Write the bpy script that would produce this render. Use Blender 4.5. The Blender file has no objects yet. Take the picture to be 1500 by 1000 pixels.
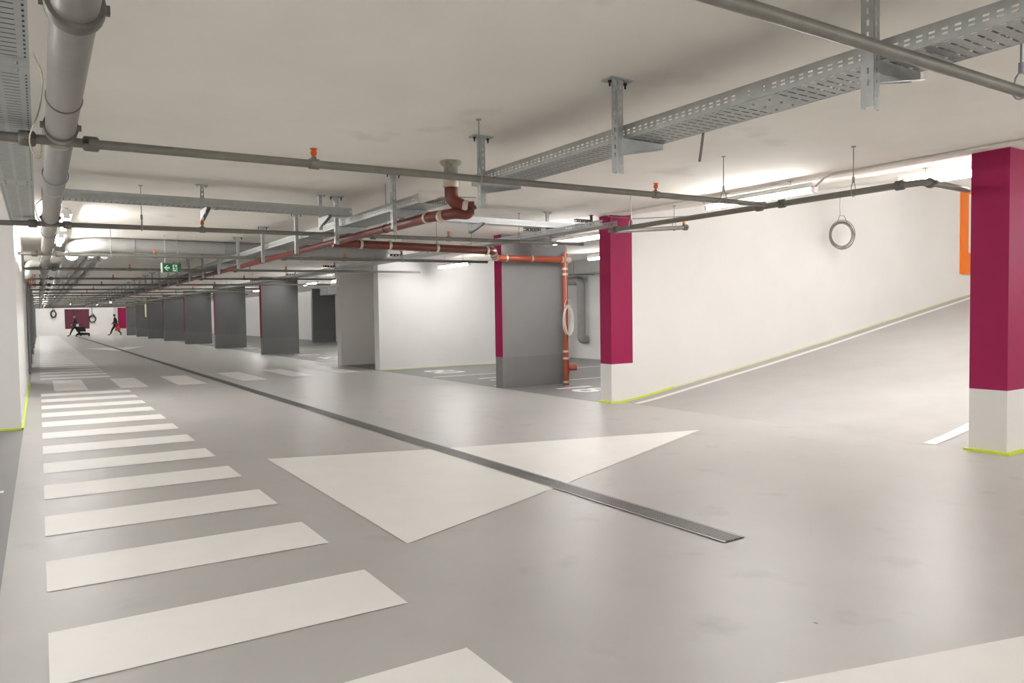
import bpy, bmesh, math, random
from mathutils import Vector, Matrix
random.seed(7)
sc = bpy.context.scene
COL = sc.collection

# ------------------------------------------------------------------ camera
cd = bpy.data.cameras.new('camera')
cd.sensor_width = 36.0
cd.lens = 25.64
cd.clip_start = 0.05
cd.clip_end = 400
cam = bpy.data.objects.new('camera', cd)
COL.objects.link(cam)
cam.matrix_world = Matrix(((0.83893, 0.03391, -0.54318, 0.0),
                           (-0.54406, 0.02559, -0.83866, 0.0),
                           (-0.01454, 0.99910, 0.03992, 1.3),
                           (0, 0, 0, 1)))
sc.camera = cam

# ------------------------------------------------------------------ world, exposure
w = bpy.data.worlds.new('world')
sc.world = w
w.use_nodes = True
w.node_tree.nodes['Background'].inputs[0].default_value = (0.9, 0.92, 1.0, 1)
w.node_tree.nodes['Background'].inputs[1].default_value = 0.25
sc.view_settings.view_transform = 'Standard'
sc.view_settings.look = 'None'
sc.view_settings.gamma = 1.0
sc.view_settings.use_curve_mapping = False
sc.view_settings.exposure = 2.60
sc.cycles.max_bounces = 10
sc.cycles.diffuse_bounces = 8
sc.cycles.glossy_bounces = 3
sc.cycles.use_denoising = True
sc.cycles.sample_clamp_indirect = 6.0
LAMP_STRENGTH = 27.0

# ------------------------------------------------------------------ materials
def srgb(r, g, b):
    f = lambda c: (c / 255 / 12.92) if c / 255 <= 0.04045 else ((c / 255 + 0.055) / 1.055) ** 2.4
    return (f(r), f(g), f(b), 1)

def mat(name, col, rough=0.6, metal=0.0, noise=0.0, scale=4.0, bump=0.0, bscale=60.0, stain=None, rvar=0.0, spec=0.5):
    m = bpy.data.materials.new(name)
    m.use_nodes = True
    nt = m.node_tree
    b = nt.nodes['Principled BSDF']
    b.inputs['Base Color'].default_value = col
    b.inputs['Roughness'].default_value = rough
    b.inputs['Metallic'].default_value = metal
    b.inputs['Specular IOR Level'].default_value = spec
    tc = nt.nodes.new('ShaderNodeTexCoord')
    if noise > 0:
        n = nt.nodes.new('ShaderNodeTexNoise')
        n.inputs['Scale'].default_value = scale
        n.inputs['Detail'].default_value = 6
        n.inputs['Roughness'].default_value = 0.6
        nt.links.new(tc.outputs['Object'], n.inputs['Vector'])
        r = nt.nodes.new('ShaderNodeMapRange')
        r.inputs[1].default_value = 0.3
        r.inputs[2].default_value = 0.7
        r.inputs[3].default_value = 1 - noise
        r.inputs[4].default_value = 1 + noise * 0.5
        nt.links.new(n.outputs[0], r.inputs[0])
        mx = nt.nodes.new('ShaderNodeVectorMath')
        mx.operation = 'SCALE'
        mx.inputs[0].default_value = col[:3]
        nt.links.new(r.outputs[0], mx.inputs['Scale'])
        last = mx.outputs[0]
        if stain:
            n2 = nt.nodes.new('ShaderNodeTexNoise')
            n2.inputs['Scale'].default_value = stain[1]
            n2.inputs['Detail'].default_value = 8
            nt.links.new(tc.outputs['Object'], n2.inputs['Vector'])
            r2 = nt.nodes.new('ShaderNodeMapRange')
            r2.inputs[1].default_value = stain[2]
            r2.inputs[2].default_value = stain[3]
            nt.links.new(n2.outputs[0], r2.inputs[0])
            mm = nt.nodes.new('ShaderNodeMix')
            mm.data_type = 'RGBA'
            nt.links.new(r2.outputs[0], mm.inputs[0])
            nt.links.new(last, mm.inputs[6])
            mm.inputs[7].default_value = stain[0]
            last = mm.outputs[2]
        nt.links.new(last, b.inputs['Base Color'])
        if rvar > 0:
            r3 = nt.nodes.new('ShaderNodeMapRange')
            r3.inputs[3].default_value = rough - rvar
            r3.inputs[4].default_value = rough + rvar
            nt.links.new(n.outputs[0], r3.inputs[0])
            nt.links.new(r3.outputs[0], b.inputs['Roughness'])
    if name == 'floor_light':
        n4 = nt.nodes.new('ShaderNodeTexVoronoi'); n4.inputs['Scale'].default_value = 1.6
        nt.links.new(tc.outputs['Object'], n4.inputs['Vector'])
        r4 = nt.nodes.new('ShaderNodeMapRange'); r4.inputs[1].default_value = 0.010; r4.inputs[2].default_value = 0.022
        r4.inputs[3].default_value = 0.75; r4.inputs[4].default_value = 0.0
        nt.links.new(n4.outputs['Distance'], r4.inputs[0])
        m4 = nt.nodes.new('ShaderNodeMix'); m4.data_type = 'RGBA'
        nt.links.new(r4.outputs[0], m4.inputs[0]); nt.links.new(last, m4.inputs[6]); m4.inputs[7].default_value = (0.05, 0.045, 0.04, 1)
        nt.links.new(m4.outputs[2], b.inputs['Base Color'])
    if bump > 0:
        n3 = nt.nodes.new('ShaderNodeTexNoise')
        n3.inputs['Scale'].default_value = bscale
        n3.inputs['Detail'].default_value = 4
        nt.links.new(tc.outputs['Object'], n3.inputs['Vector'])
        bp = nt.nodes.new('ShaderNodeBump')
        bp.inputs['Strength'].default_value = bump
        bp.inputs['Distance'].default_value = 0.01
        nt.links.new(n3.outputs[0], bp.inputs['Height'])
        nt.links.new(bp.outputs[0], b.inputs['Normal'])
    return m

M = {}
M['floor_light'] = mat('floor_light', (0.445, 0.437, 0.422, 1), 0.38, noise=0.09, scale=1.3, bump=0.06, bscale=180,
                       stain=((0.27, 0.26, 0.24, 1), 3.1, 0.60, 0.95), rvar=0.08)
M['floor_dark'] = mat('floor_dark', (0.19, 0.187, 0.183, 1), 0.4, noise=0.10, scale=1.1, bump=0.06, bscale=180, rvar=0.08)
M['ramp_floor'] = mat('ramp_floor', (0.43, 0.42, 0.41, 1), 0.6, noise=0.08, scale=1.3, bump=0.12, bscale=220)
M['marking'] = mat('marking', (0.83, 0.81, 0.78, 1), 0.45, noise=0.03, scale=3, bump=0.03, bscale=120)
M['ceiling'] = mat('ceiling', (0.83, 0.795, 0.735, 1), 0.85, noise=0.06, scale=0.9, bump=0.05, bscale=25,
                   stain=((0.56, 0.525, 0.47, 1), 1.4, 0.62, 0.88))
M['white_wall'] = mat('white_wall', (0.77, 0.76, 0.745, 1), 0.7, noise=0.025, scale=1.5, bump=0.04, bscale=40)
M['grey_paint'] = mat('grey_paint', (0.10, 0.10, 0.098, 1), 0.38, noise=0.06, scale=1.5, bump=0.05, bscale=60)
M['grey_paint_light'] = mat('grey_paint_light', (0.23, 0.23, 0.23, 1), 0.32, noise=0.06, scale=1.5, bump=0.05, bscale=60)  # same grey paint, lightened for the lamp light on the near pillar
M['grey_base_light'] = mat('grey_base_light', (0.20, 0.20, 0.198, 1), 0.35, noise=0.05, scale=1.5)  # foot grey of the near pillar, lightened for the same lamp light
M['galv_bright'] = mat('galvanised_bright', (0.62, 0.64, 0.65, 1), 0.4, metal=0.3, noise=0.08, scale=14)
M['grey_base'] = mat('grey_base', (0.115, 0.115, 0.112, 1), 0.45, noise=0.05, scale=1.5, bump=0.05, bscale=60)
M['magenta'] = mat('magenta', (0.31, 0.007, 0.072, 1), 0.6, spec=0.3, noise=0.05, scale=2, bump=0.04, bscale=60)
M['maroon'] = mat('maroon', (0.10, 0.012, 0.03, 1), 0.6, noise=0.05, scale=2)
M['orange'] = mat('orange', (0.85, 0.20, 0.005, 1), 0.5, noise=0.03, scale=2)
M['tape'] = mat('tape', (0.62, 0.74, 0.06, 1), 0.6, noise=0.06, scale=6)
M['tape_pale'] = mat('tape_pale', (0.70, 0.74, 0.45, 1), 0.6, noise=0.06, scale=6)
M['galv'] = mat('galvanised_steel', (0.43, 0.45, 0.44, 1), 0.45, metal=0.5, noise=0.14, scale=14, rvar=0.1)
M['galv_dark'] = mat('galvanised_dull', (0.33, 0.35, 0.36, 1), 0.5, metal=0.4, noise=0.12, scale=10)
M['pipe_grey'] = mat('pipe_grey', (0.20, 0.19, 0.165, 1), 0.5, metal=0.25, noise=0.15, scale=12)
M['main_pipe'] = mat('main_pipe', (0.27, 0.255, 0.23, 1), 0.4, metal=0.35, noise=0.2, scale=5, rvar=0.1)
M['coupling'] = mat('coupling', (0.16, 0.15, 0.13, 1), 0.5, metal=0.4, noise=0.2, scale=20)
M['red_pipe'] = mat('red_pipe', (0.15, 0.026, 0.018, 1), 0.35, noise=0.15, scale=6)
M['orange_pipe'] = mat('orange_pipe', (0.31, 0.06, 0.028, 1), 0.35, noise=0.1, scale=6)
M['clamp'] = mat('clamp', (0.60, 0.52, 0.42, 1), 0.4, metal=0.4, noise=0.15, scale=20)
M['black_steel'] = mat('black_steel', (0.045, 0.042, 0.038, 1), 0.5, metal=0.4, noise=0.1, scale=20)
M['rubber'] = mat('rubber', (0.02, 0.02, 0.02, 1), 0.7, noise=0.1, scale=10)
M['head_orange'] = mat('head_orange', (0.85, 0.13, 0.01, 1), 0.4, noise=0.05, scale=30)
M['duct'] = mat('duct', (0.30, 0.297, 0.285, 1), 0.6, metal=0.1, noise=0.08, scale=6)
M['foil'] = mat('foil', (0.62, 0.62, 0.61, 1), 0.35, metal=0.6, noise=0.1, scale=9, bump=0.3, bscale=25)
M['white_insulation'] = mat('white_insulation', (0.78, 0.78, 0.74, 1), 0.6, noise=0.03, scale=5)
M['lamp_body'] = mat('lamp_body', (0.72, 0.72, 0.70, 1), 0.5, noise=0.02, scale=5)
M['cable_white'] = mat('cable_white', (0.66, 0.64, 0.58, 1), 0.6, noise=0.05, scale=20)
M['cable_grey'] = mat('cable_grey', (0.24, 0.23, 0.21, 1), 0.6, noise=0.05, scale=20)
M['conduit'] = mat('conduit', (0.70, 0.68, 0.63, 1), 0.5, noise=0.03, scale=20)
M['copper'] = mat('copper', (0.45, 0.16, 0.08, 1), 0.4, metal=0.5, noise=0.1, scale=20)
M['concrete_socket'] = mat('concrete_socket', (0.34, 0.32, 0.28, 1), 0.7, noise=0.25, scale=25)
M['drain_steel'] = mat('drain_steel', (0.27, 0.27, 0.26, 1), 0.4, metal=0.6, noise=0.1, scale=30)
M['drain_pit'] = mat('drain_pit', (0.02, 0.02, 0.02, 1), 0.8, noise=0.1, scale=10)
M['sign_green'] = mat('sign_green', (0.01, 0.11, 0.04, 1), 0.4, noise=0.02, scale=5)
M['sign_white'] = mat('sign_white', (0.62, 0.78, 0.66, 1), 0.5, noise=0.02, scale=5)
M['black_cloth'] = mat('black_cloth', (0.014, 0.013, 0.013, 1), 0.8, noise=0.2, scale=8)
M['blue_cloth'] = mat('blue_cloth', (0.035, 0.035, 0.045, 1), 0.8, noise=0.2, scale=8)
M['skin'] = mat('skin', (0.45, 0.24, 0.16, 1), 0.6, noise=0.05, scale=20)
M['hair'] = mat('hair', (0.10, 0.085, 0.075, 1), 0.8, noise=0.2, scale=40)
M['red_bag'] = mat('red_bag', (0.42, 0.04, 0.012, 1), 0.6, noise=0.1, scale=10)
M['paper'] = mat('paper', (0.75, 0.74, 0.72, 1), 0.7, noise=0.02, scale=10)

def emit(name, col, strength):
    m = bpy.data.materials.new(name)
    m.use_nodes = True
    nt = m.node_tree
    nt.nodes.clear()
    e = nt.nodes.new('ShaderNodeEmission')
    e.inputs[0].default_value = col
    e.inputs[1].default_value = strength
    o = nt.nodes.new('ShaderNodeOutputMaterial')
    nt.links.new(e.outputs[0], o.inputs[0])
    return m
M['tube_glow'] = emit('tube_glow', (1.0, 0.982, 0.968, 1), LAMP_STRENGTH)

# ------------------------------------------------------------------ mesh helper
class MB:
    def __init__(s):
        s.v = []; s.f = []; s.mi = []; s.sm = []; s.cur = 0
    def add(s, vs, fs, smooth=False):
        o = len(s.v)
        s.v += [tuple(p) for p in vs]
        for f in fs:
            s.f.append([i + o for i in f]); s.mi.append(s.cur); s.sm.append(smooth)
        return s
    def box(s, x0, x1, y0, y1, z0, z1):
        vs = [(x0, y0, z0), (x1, y0, z0), (x1, y1, z0), (x0, y1, z0), (x0, y0, z1), (x1, y0, z1), (x1, y1, z1), (x0, y1, z1)]
        return s.add(vs, [(0, 3, 2, 1), (4, 5, 6, 7), (0, 1, 5, 4), (1, 2, 6, 5), (2, 3, 7, 6), (3, 0, 4, 7)])
    def quad(s, a, b, c, d):
        return s.add([a, b, c, d], [(0, 1, 2, 3)])
    def prism(s, poly, off):
        n = len(poly); off = Vector(off)
        a = [Vector(p) for p in poly]; b = [p + off for p in a]
        fs = [tuple(range(n))[::-1], tuple(range(n, 2 * n))] + [(i, (i + 1) % n, n + (i + 1) % n, n + i) for i in range(n)]
        return s.add(a + b, fs)
    def tube(s, pts, r, seg=12, cap=True, smooth=True, closed=False):
        pts = [Vector(p) for p in pts]
        rs = r if isinstance(r, (list, tuple)) else [r] * len(pts)
        n = len(pts); vs = []; up = None
        for i, p in enumerate(pts):
            if closed:
                t = (pts[(i + 1) % n] - pts[i - 1]).normalized()
            else:
                a = pts[max(i - 1, 0)]; b = pts[min(i + 1, n - 1)]
                t = (b - a)
                if t.length < 1e-9: t = pts[-1] - pts[0]
                t.normalize()
            if up is None:
                up = Vector((0, 0, 1)) if abs(t.z) < 0.9 else Vector((1, 0, 0))
            side = t.cross(up).normalized(); up = side.cross(t).normalized()
            for k in range(seg):
                an = 2 * math.pi * k / seg
                vs.append(p + (side * math.cos(an) + up * math.sin(an)) * rs[i])
        fs = []
        for i in range(n if closed else n - 1):
            j = (i + 1) % n
            for k in range(seg):
                l = (k + 1) % seg
                fs.append((i * seg + k, i * seg + l, j * seg + l, j * seg + k))
        s.add(vs, fs, smooth)
        if cap and not closed:
            s.add([vs[k] for k in range(seg)], [tuple(range(seg))[::-1]])
            s.add([vs[(n - 1) * seg + k] for k in range(seg)], [tuple(range(seg))])
        return s
    def cyl(s, a, b, r, seg=12, smooth=True):
        return s.tube([a, b], r, seg, True, smooth)
    def ball(s, c, r, seg=10, rings=6, sc_=(1, 1, 1)):
        c = Vector(c); vs = []; fs = []
        for i in range(rings + 1):
            th = math.pi * i / rings
            for k in range(seg):
                ph = 2 * math.pi * k / seg
                vs.append(c + Vector((r * sc_[0] * math.sin(th) * math.cos(ph), r * sc_[1] * math.sin(th) * math.sin(ph), r * sc_[2] * math.cos(th))))
        for i in range(rings):
            for k in range(seg):
                l = (k + 1) % seg
                fs.append((i * seg + k, (i + 1) * seg + k, (i + 1) * seg + l, i * seg + l))
        return s.add(vs, fs, True)
    def panel(s, o, u, v, L, strips):
        """sheet from o; u along its length L, v across; strips = (v0, v1, None | (pitch, slot, phase))"""
        o = Vector(o); u = Vector(u); v = Vector(v)
        for v0, v1, h in strips:
            def q(a, b):
                if b - a > 1e-5:
                    s.quad(o + u * a + v * v0, o + u * b + v * v0, o + u * b + v * v1, o + u * a + v * v1)
            if h is None:
                q(0, L)
            else:
                pitch, slot, ph = h
                a = 0.0; k = 0
                while True:
                    st = ph + k * pitch
                    if st + slot > L - 0.01: break
                    q(a, st); a = st + slot; k += 1
                q(a, L)
        return s
    def build(s, name, mats, parent=None, loc=None):
        me = bpy.data.meshes.new(name)
        me.from_pydata(s.v, [], s.f)
        if not isinstance(mats, (list, tuple)): mats = [mats]
        for m in mats: me.materials.append(M[m] if isinstance(m, str) else m)
        me.polygons.foreach_set('material_index', s.mi)
        me.polygons.foreach_set('use_smooth', s.sm)
        me.update()
        ob = bpy.data.objects.new(name, me)
        COL.objects.link(ob)
        if loc: ob.location = loc
        if parent: ob.parent = parent
        return ob

def tag(o, label=None, cat=None, group=None, kind=None):
    if label: o['label'] = label
    if cat: o['category'] = cat
    if group: o['group'] = group
    if kind: o['kind'] = kind
    return o
def thing(name, loc, label, cat, group=None):
    e = bpy.data.objects.new(name, None)
    e.empty_display_size = 0.1
    COL.objects.link(e); e.location = loc
    return tag(e, label, cat, group)
def struct(o, label=None):
    o['kind'] = 'structure'
    if label: o['label'] = label
    return o
def copy_tree(o, parent=None):
    c = o.copy(); COL.objects.link(c); c.parent = parent
    for ch in list(o.children): copy_tree(ch, c)
    return c
ORD = ['nearest', 'second', 'third', 'fourth', 'fifth', 'sixth', 'seventh', 'eighth', 'ninth', 'tenth', 'eleventh', 'twelfth',
       'thirteenth', 'fourteenth', 'fifteenth', 'sixteenth', 'seventeenth', 'eighteenth', 'nineteenth', 'twentieth',
       'twenty-first', 'twenty-second', 'twenty-third', 'twenty-fourth', 'twenty-fifth', 'twenty-sixth', 'twenty-seventh',
       'twenty-eighth', 'twenty-ninth', 'thirtieth', 'thirty-first', 'thirty-second', 'thirty-third', 'thirty-fourth',
       'thirty-fifth', 'thirty-sixth', 'thirty-seventh', 'thirty-eighth', 'thirty-ninth', 'fortieth', 'forty-first',
       'forty-second', 'forty-third', 'forty-fourth', 'forty-fifth', 'forty-sixth', 'forty-seventh', 'forty-eighth']

# ------------------------------------------------------------------ floor heights
XD = 3.3
CH = 2.70                                   # ceiling height
Y0, Y1 = -8.0, 80.0
XL, XR = -5.6, 13.4
RAMP = [(7.25, 0.0), (7.6, 0.035), (8.55, 0.175), (10.2, 0.415), (12.1, 0.71), (14.35, 1.085), (17.0, 1.52), (20.0, 1.98), (24.0, 2.45)]
def fz(x, y):
    return -0.0125 * min(x, XD) - 0.0025 * y
def rz(x, y):
    b = fz(7.25, y)
    for (a, za), (c, zc) in zip(RAMP, RAMP[1:]):
        if x <= c: return b + za + (zc - za) * (x - a) / (c - a)
    return b + RAMP[-1][1]

# ------------------------------------------------------------------ structure
fl = MB()
xs = [XL, -0.2, XD, 6.97, 7.25, XR]
ys = [Y0, 3.38, 8.2, 8.45, Y1]
for i in range(5):
    for j in range(4):
        xa, xb, ya, yb = xs[i], xs[i + 1], ys[j], ys[j + 1]
        if i == 4 and j == 1: continue
        fl.cur = 0
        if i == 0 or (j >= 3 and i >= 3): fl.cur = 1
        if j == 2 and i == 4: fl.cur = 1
        fl.quad((xa, ya, fz(xa, ya)), (xb, ya, fz(xb, ya)), (xb, yb, fz(xb, yb)), (xa, yb, fz(xa, yb)))
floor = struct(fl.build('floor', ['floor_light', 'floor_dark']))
rp = MB()
for (a, za), (c, zc) in zip(RAMP, RAMP[1:]):
    rp.quad((a, 3.38, rz(a, 3.38)), (c, 3.38, rz(c, 3.38)), (c, 8.2, rz(c, 8.2)), (a, 8.2, rz(a, 8.2)))
ramp = struct(rp.build('floor_ramp', 'ramp_floor'), 'pale grey vehicle ramp rising to the right between two walls')

cl = MB()
cl.quad((XL, Y0, CH), (XL, Y1, CH), (7.3, Y1, CH), (7.3, Y0, CH))
cl.quad((7.3, Y0, CH), (7.3, 3.2, CH), (XR, 3.2, CH), (XR, Y0, CH))
cl.quad((7.3, 8.3, CH), (7.3, Y1, CH), (XR, Y1, CH), (XR, 8.3, CH))
struct(cl.build('ceiling', 'ceiling'))
cr = MB()
cr.quad((7.3, 3.2, CH), (7.3, 8.3, CH), (24, 8.3, CH + 2.6), (24, 3.2, CH + 2.6))
struct(cr.build('ceiling_ramp', 'ceiling'))

def wall(name, x0, x1, y0, y1, z1=CH, m='white_wall', label=None):
    b = MB(); b.box(x0, x1, y0, y1, -0.5, z1)
    return struct(b.build(name, m), label)
wall('wall_outer_left', XL - 0.2, XL, Y0, Y1)
wall('wall_behind', XL, XR, Y0 - 0.2, Y0)
wall('wall_outer_right', XR, XR + 0.2, 8.45, Y1)
wall('wall_outer_right_front', XR, XR + 0.2, Y0, 3.06)
back = wall('wall_back', XL, XR, Y1, Y1 + 0.2, label='white end wall far down the aisle with a dark maroon painted field')
p = MB(); p.box(2.03, 4.02, Y1 - 0.012, Y1, 0.35, 2.2)
p.build('painted_field', 'maroon', back)['label'] = 'dark maroon painted rectangle'
core = wall('wall_left', -5.5, -0.22, 10.56, 18.55, label='white wall block at the left edge of the walkway')

# ramp side walls with magenta painted ends
def ramp_wall(name, x0, x1, y0, y1, zsplit, xm, label, near_only=True):
    b = MB()
    zt = lambda x: CH + 2.6 * max(0, (x - 7.3)) / 16.7
    for (xa, xb, mz) in ((x0, xm, 1), (xm, x1, 0)):
        for (za, zb, c) in ((-0.5, zsplit, 0), (zsplit, None, mz)):
            for y in (y0, y1):
                b.cur = c
                ta = zb if zb is not None else zt(xa)
                tb = zb if zb is not None else zt(xb)
                b.quad((xa, y, za), (xb, y, za), (xb, y, tb), (xa, y, ta))
    b.cur = 0; b.quad((x0, y0, -0.5), (x0, y1, -0.5), (x0, y1, zsplit), (x0, y0, zsplit))
    b.cur = 1; b.quad((x0, y0, zsplit), (x0, y1, zsplit), (x0, y1, zt(x0)), (x0, y0, zt(x0)))
    b.cur = 0; b.quad((x1, y0, -0.5), (x1, y1, -0.5), (x1, y1, zt(x1)), (x1, y0, zt(x1)))
    b.quad((x0, y0, zt(x0)), (x1, y0, zt(x1)), (x1, y1, zt(x1)), (x0, y1, zt(x0)))
    return struct(b.build(name, ['white_wall', 'magenta']), label)
wa = ramp_wall('wall_ramp_far', 7.05, 24, 8.2, 8.45, 0.514, 7.47, 'long white wall along the far side of the ramp with a magenta end')
wb = ramp_wall('wall_ramp_near', 7.27, 24, 3.06, 3.38, 0.53, 7.9, 'white ramp wall at the right edge with a magenta end above a white foot')
wall('wall_ramp_end', 24, 24.2, 3.06, 8.45, CH + 2.7)
w1 = wall('wall_divider', 7.02, 12.45, 16.85, 17.15, label='bright white wall between two parking bays')
wall('wall_divider_far', 5.75, 8.6, 76.0, 76.3, label='white wall end with a magenta field at the far end of the bays')
p = MB(); p.box(6.1, 6.8, 75.985, 76.0, 0.35, 2.25); p.build('painted_field', 'magenta', bpy.data.objects['wall_divider_far'])['label'] = 'magenta painted rectangle'

# masking tape / sealant lines along wall feet
def tape(parent, x0, x1, y0, y1, m='tape', fn=fz, h=0.022, n=1):
    b = MB()
    for i in range(n):
        xa = x0 + (x1 - x0) * i / n; xb = x0 + (x1 - x0) * (i + 1) / n
        za, zb, zc_, zd = fn(xa, y0), fn(xb, y0), fn(xb, y1), fn(xa, y1)
        vs = [(xa, y0, za - .01), (xb, y0, zb - .01), (xb, y1, zc_ - .01), (xa, y1, zd - .01), (xa, y0, za + h), (xb, y0, zb + h), (xb, y1, zc_ + h), (xa, y1, zd + h)]
        b.add(vs, [(4, 5, 6, 7), (0, 1, 5, 4), (1, 2, 6, 5), (2, 3, 7, 6), (3, 0, 4, 7)])
    o = b.build('base_tape', m, parent); o['label'] = 'yellow green tape line along the wall foot'
tape(wa, 7.005, 7.05, 8.165, 8.46)
tape(wa, 7.05, 8.3, 8.172, 8.2, fn=lambda x, y: fz(x, y) if x < 7.25 else rz(x, y), n=8)
tape(wa, 8.3, 22, 8.185, 8.2, m='tape_pale', fn=rz, n=30)
tape(wb, 7.23, 7.27, 3.02, 3.41)
tape(wb, 7.27, 9.0, 3.02, 3.06)
tape(core, -5.5, -0.2, 10.535, 10.56)
tape(core, -0.22, -0.198, 10.535, 18.55)
tape(w1, 7.02, 12.45, 16.83, 16.85, m='tape_pale')
# vertical corner strip on the divider far down the right bays
# ------------------------------------------------------------------ floor markings (children of the floor)
def clip(poly, x, keep):
    out = []
    n = len(poly)
    for i in range(n):
        a, b = poly[i], poly[(i + 1) % n]
        ia = (a[0] <= x) if keep == 'l' else (a[0] >= x)
        ib = (b[0] <= x) if keep == 'l' else (b[0] >= x)
        if ia: out.append(a)
        if ia != ib:
            t = (x - a[0]) / (b[0] - a[0]); out.append((x, a[1] + (b[1] - a[1]) * t))
    return out
def marking(name, poly, dz=0.003, fn=fz, parent=None, m='marking'):
    b = MB()
    for k in ('l', 'r'):
        q = clip(poly, XD, k)
        if len(q) >= 3: b.add([(x, y, fn(x, y) + dz) for x, y in q], [tuple(range(len(q)))])
    return b.build(name, m, parent or floor)
for k in range(-3, 13):
    yt = 2.484 + 1.0826 * k
    marking('crosswalk_stripe', [(-0.012, yt - 0.535), (1.375, yt - 0.535), (1.375, yt), (-0.012, yt)])
for k in range(54):
    yb = 19.25 + 1.0826 * k
    marking('crosswalk_stripe', [(-0.02, yb), (1.36, yb), (1.36, yb + 0.54), (-0.02, yb + 0.54)])
for (xa, xb, ya, yb) in ((.20, .74, 15.95, 18.8), (1.29, 1.78, 15.93, 18.7), (2.32, 2.87, 15.98, 18.7), (3.61, 4.15, 16.2, 19.0), (4.76, 5.25, 16.5, 19.28), (5.95, 6.48, 16.75, 19.4)):
    marking('crossing_block', [(xa, ya), (xb, ya), (xb, yb), (xa, yb)])
marking('arrow_marking', [(1.748, 3.843), (6.2, 5.71), (1.748, 6.944)])
marking('arrow_marking', [(1.748, -1.36), (6.2, 0.55), (1.748, 1.74)])
marking('arrow_marking', [(2.91, 35.93), (4.45, 40.95), (1.77, 40.03)])
# bay lines right
cells = [(8.45, 9.1, 11.6, 14.1), (19.6, 19.6, 22.1, 24.6), (27.4, 27.4, 29.9, 32.4), (35.1, 35.1, 37.6, 40.0), (42.6, 42.6, 45.1, 47.6)]
for ln in (11.6, 14.1, 22.1, 24.6, 29.9, 32.4, 37.6, 40.0, 45.1, 47.6, 52.5, 55.0, 60, 62.5):
    marking('bay_line', [(7.1, ln - .045), (12.4, ln - .045), (12.4, ln + .045), (7.1, ln + .045)])
for ln in (6.75, 4.2, 1.7, -0.8):
    marking('bay_line', [(-5.0, ln - .045), (-0.27, ln - .045), (-0.27, ln + .045), (-5.0, ln + .045)])
# bay numbers
def number(txt, x, y, size=1.05):
    cu = bpy.data.curves.new('bay_number', 'FONT')
    cu.body = txt; cu.size = size; cu.align_x = 'CENTER'; cu.align_y = 'CENTER'; cu.offset = 0.02
    tmp = bpy.data.objects.new('tmp', cu)
    dg = bpy.context.evaluated_depsgraph_get()
    COL.objects.link(tmp)
    dg.update()
    me = bpy.data.meshes.new_from_object(tmp.evaluated_get(dg))
    bpy.data.objects.remove(tmp)
    o = bpy.data.objects.new('bay_number', me)
    COL.objects.link(o)
    me.materials.clear(); me.materials.append(M['marking'])
    # read from the aisle: text up = +X
    o.matrix_world = Matrix(((0, 1, 0, x), (-1, 0, 0, y), (0, 0, 1, fz(x, y) + 0.004), (0, 0, 0, 1)))
    o.parent = floor
for i, (yy) in enumerate((10.1, 12.85, 15.35, 20.9, 23.3, 25.9, 28.6, 31.1, 33.7, 36.3, 38.8, 41.3)):
    number(['18', '19', '60', '61', '62', '63', '64', '65', '66', '67', '68', '69'][i], 7.98, yy)
# ramp edge lines
def ramp_line(y0, y1, x0, x1):
    b = MB(); n = 40
    for i in range(n):
        a = x0 + (x1 - x0) * i / n; c = x0 + (x1 - x0) * (i + 1) / n
        b.quad((a, y0, rz(a, y0) + .004), (c, y0, rz(c, y0) + .004), (c, y1, rz(c, y1) + .004), (a, y1, rz(a, y1) + .004))
    b.build('edge_line', 'marking', ramp)
ramp_line(7.86, 7.97, 7.27, 23)
ramp_line(3.68, 3.80, 7.27, 23)

# ------------------------------------------------------------------ drain channel
dr = thing('drain_channel', (3.36, 2.83, fz(3.36, 2.83)), 'long slotted steel drain grate running down the grey floor', 'drain')
def dx(y): return 3.392 - 0.0098 * y
def drain_piece(name, y0, y1, w_, nb, m, zoff=0.0, bars=True, cross=0.0):
    b = MB()
    L = y1 - y0
    loc = dr.location
    def P(u, y, z): return (dx(y) + u - loc.x, y - loc.y, fz(dx(y), y) + z - loc.z)
    if bars:
        for k in range(nb):
            u = -w_ / 2 + (k + 0.5) * w_ / nb
            hw = w_ / nb * 0.22
            vs = [P(u - hw, y0, .006), P(u + hw, y0, .006), P(u + hw, y1, .006), P(u - hw, y1, .006),
                  P(u - hw, y0, .001), P(u + hw, y0, .001), P(u + hw, y1, .001), P(u - hw, y1, .001)]
            b.add(vs, [(0, 1, 2, 3), (4, 5, 1, 0), (7, 6, 2, 3), (4, 0, 3, 7), (5, 6, 2, 1)])
        if cross > 0:
            n = int(L / cross)
            for i in range(n):
                y = y0 + (i + .5) * cross
                b.quad(P(-w_ / 2, y - .004, .005), P(w_ / 2, y - .004, .005), P(w_ / 2, y + .004, .005), P(-w_ / 2, y + .004, .005))
    else:
        b.quad(P(-w_ / 2, y0, zoff), P(w_ / 2, y0, zoff), P(w_ / 2, y1, zoff), P(-w_ / 2, y1, zoff))
    return b.build(name, m, dr)
drain_piece('channel_bed', 2.83, 76, .17, 1, 'drain_pit', .0035, bars=False)
drain_piece('grate', 2.84, 7.0, .165, 7, 'drain_steel')
drain_piece('grate', 7.45, 76, .165, 8, 'drain_steel')
b = MB()
def P(u, y, z): return (dx(y) + u - dr.location.x, y - dr.location.y, fz(dx(y), y) + z - dr.location.z)
for i in range(22):
    y = 7.0 + i * .0205
    b.quad(P(-.085, y, .007), P(.085, y, .007), P(.085, y + .012, .007), P(-.085, y + .012, .007))
b.build('inspection_grate', 'drain_steel', dr)['label'] = 'short crosswise slotted inspection section'
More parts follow.
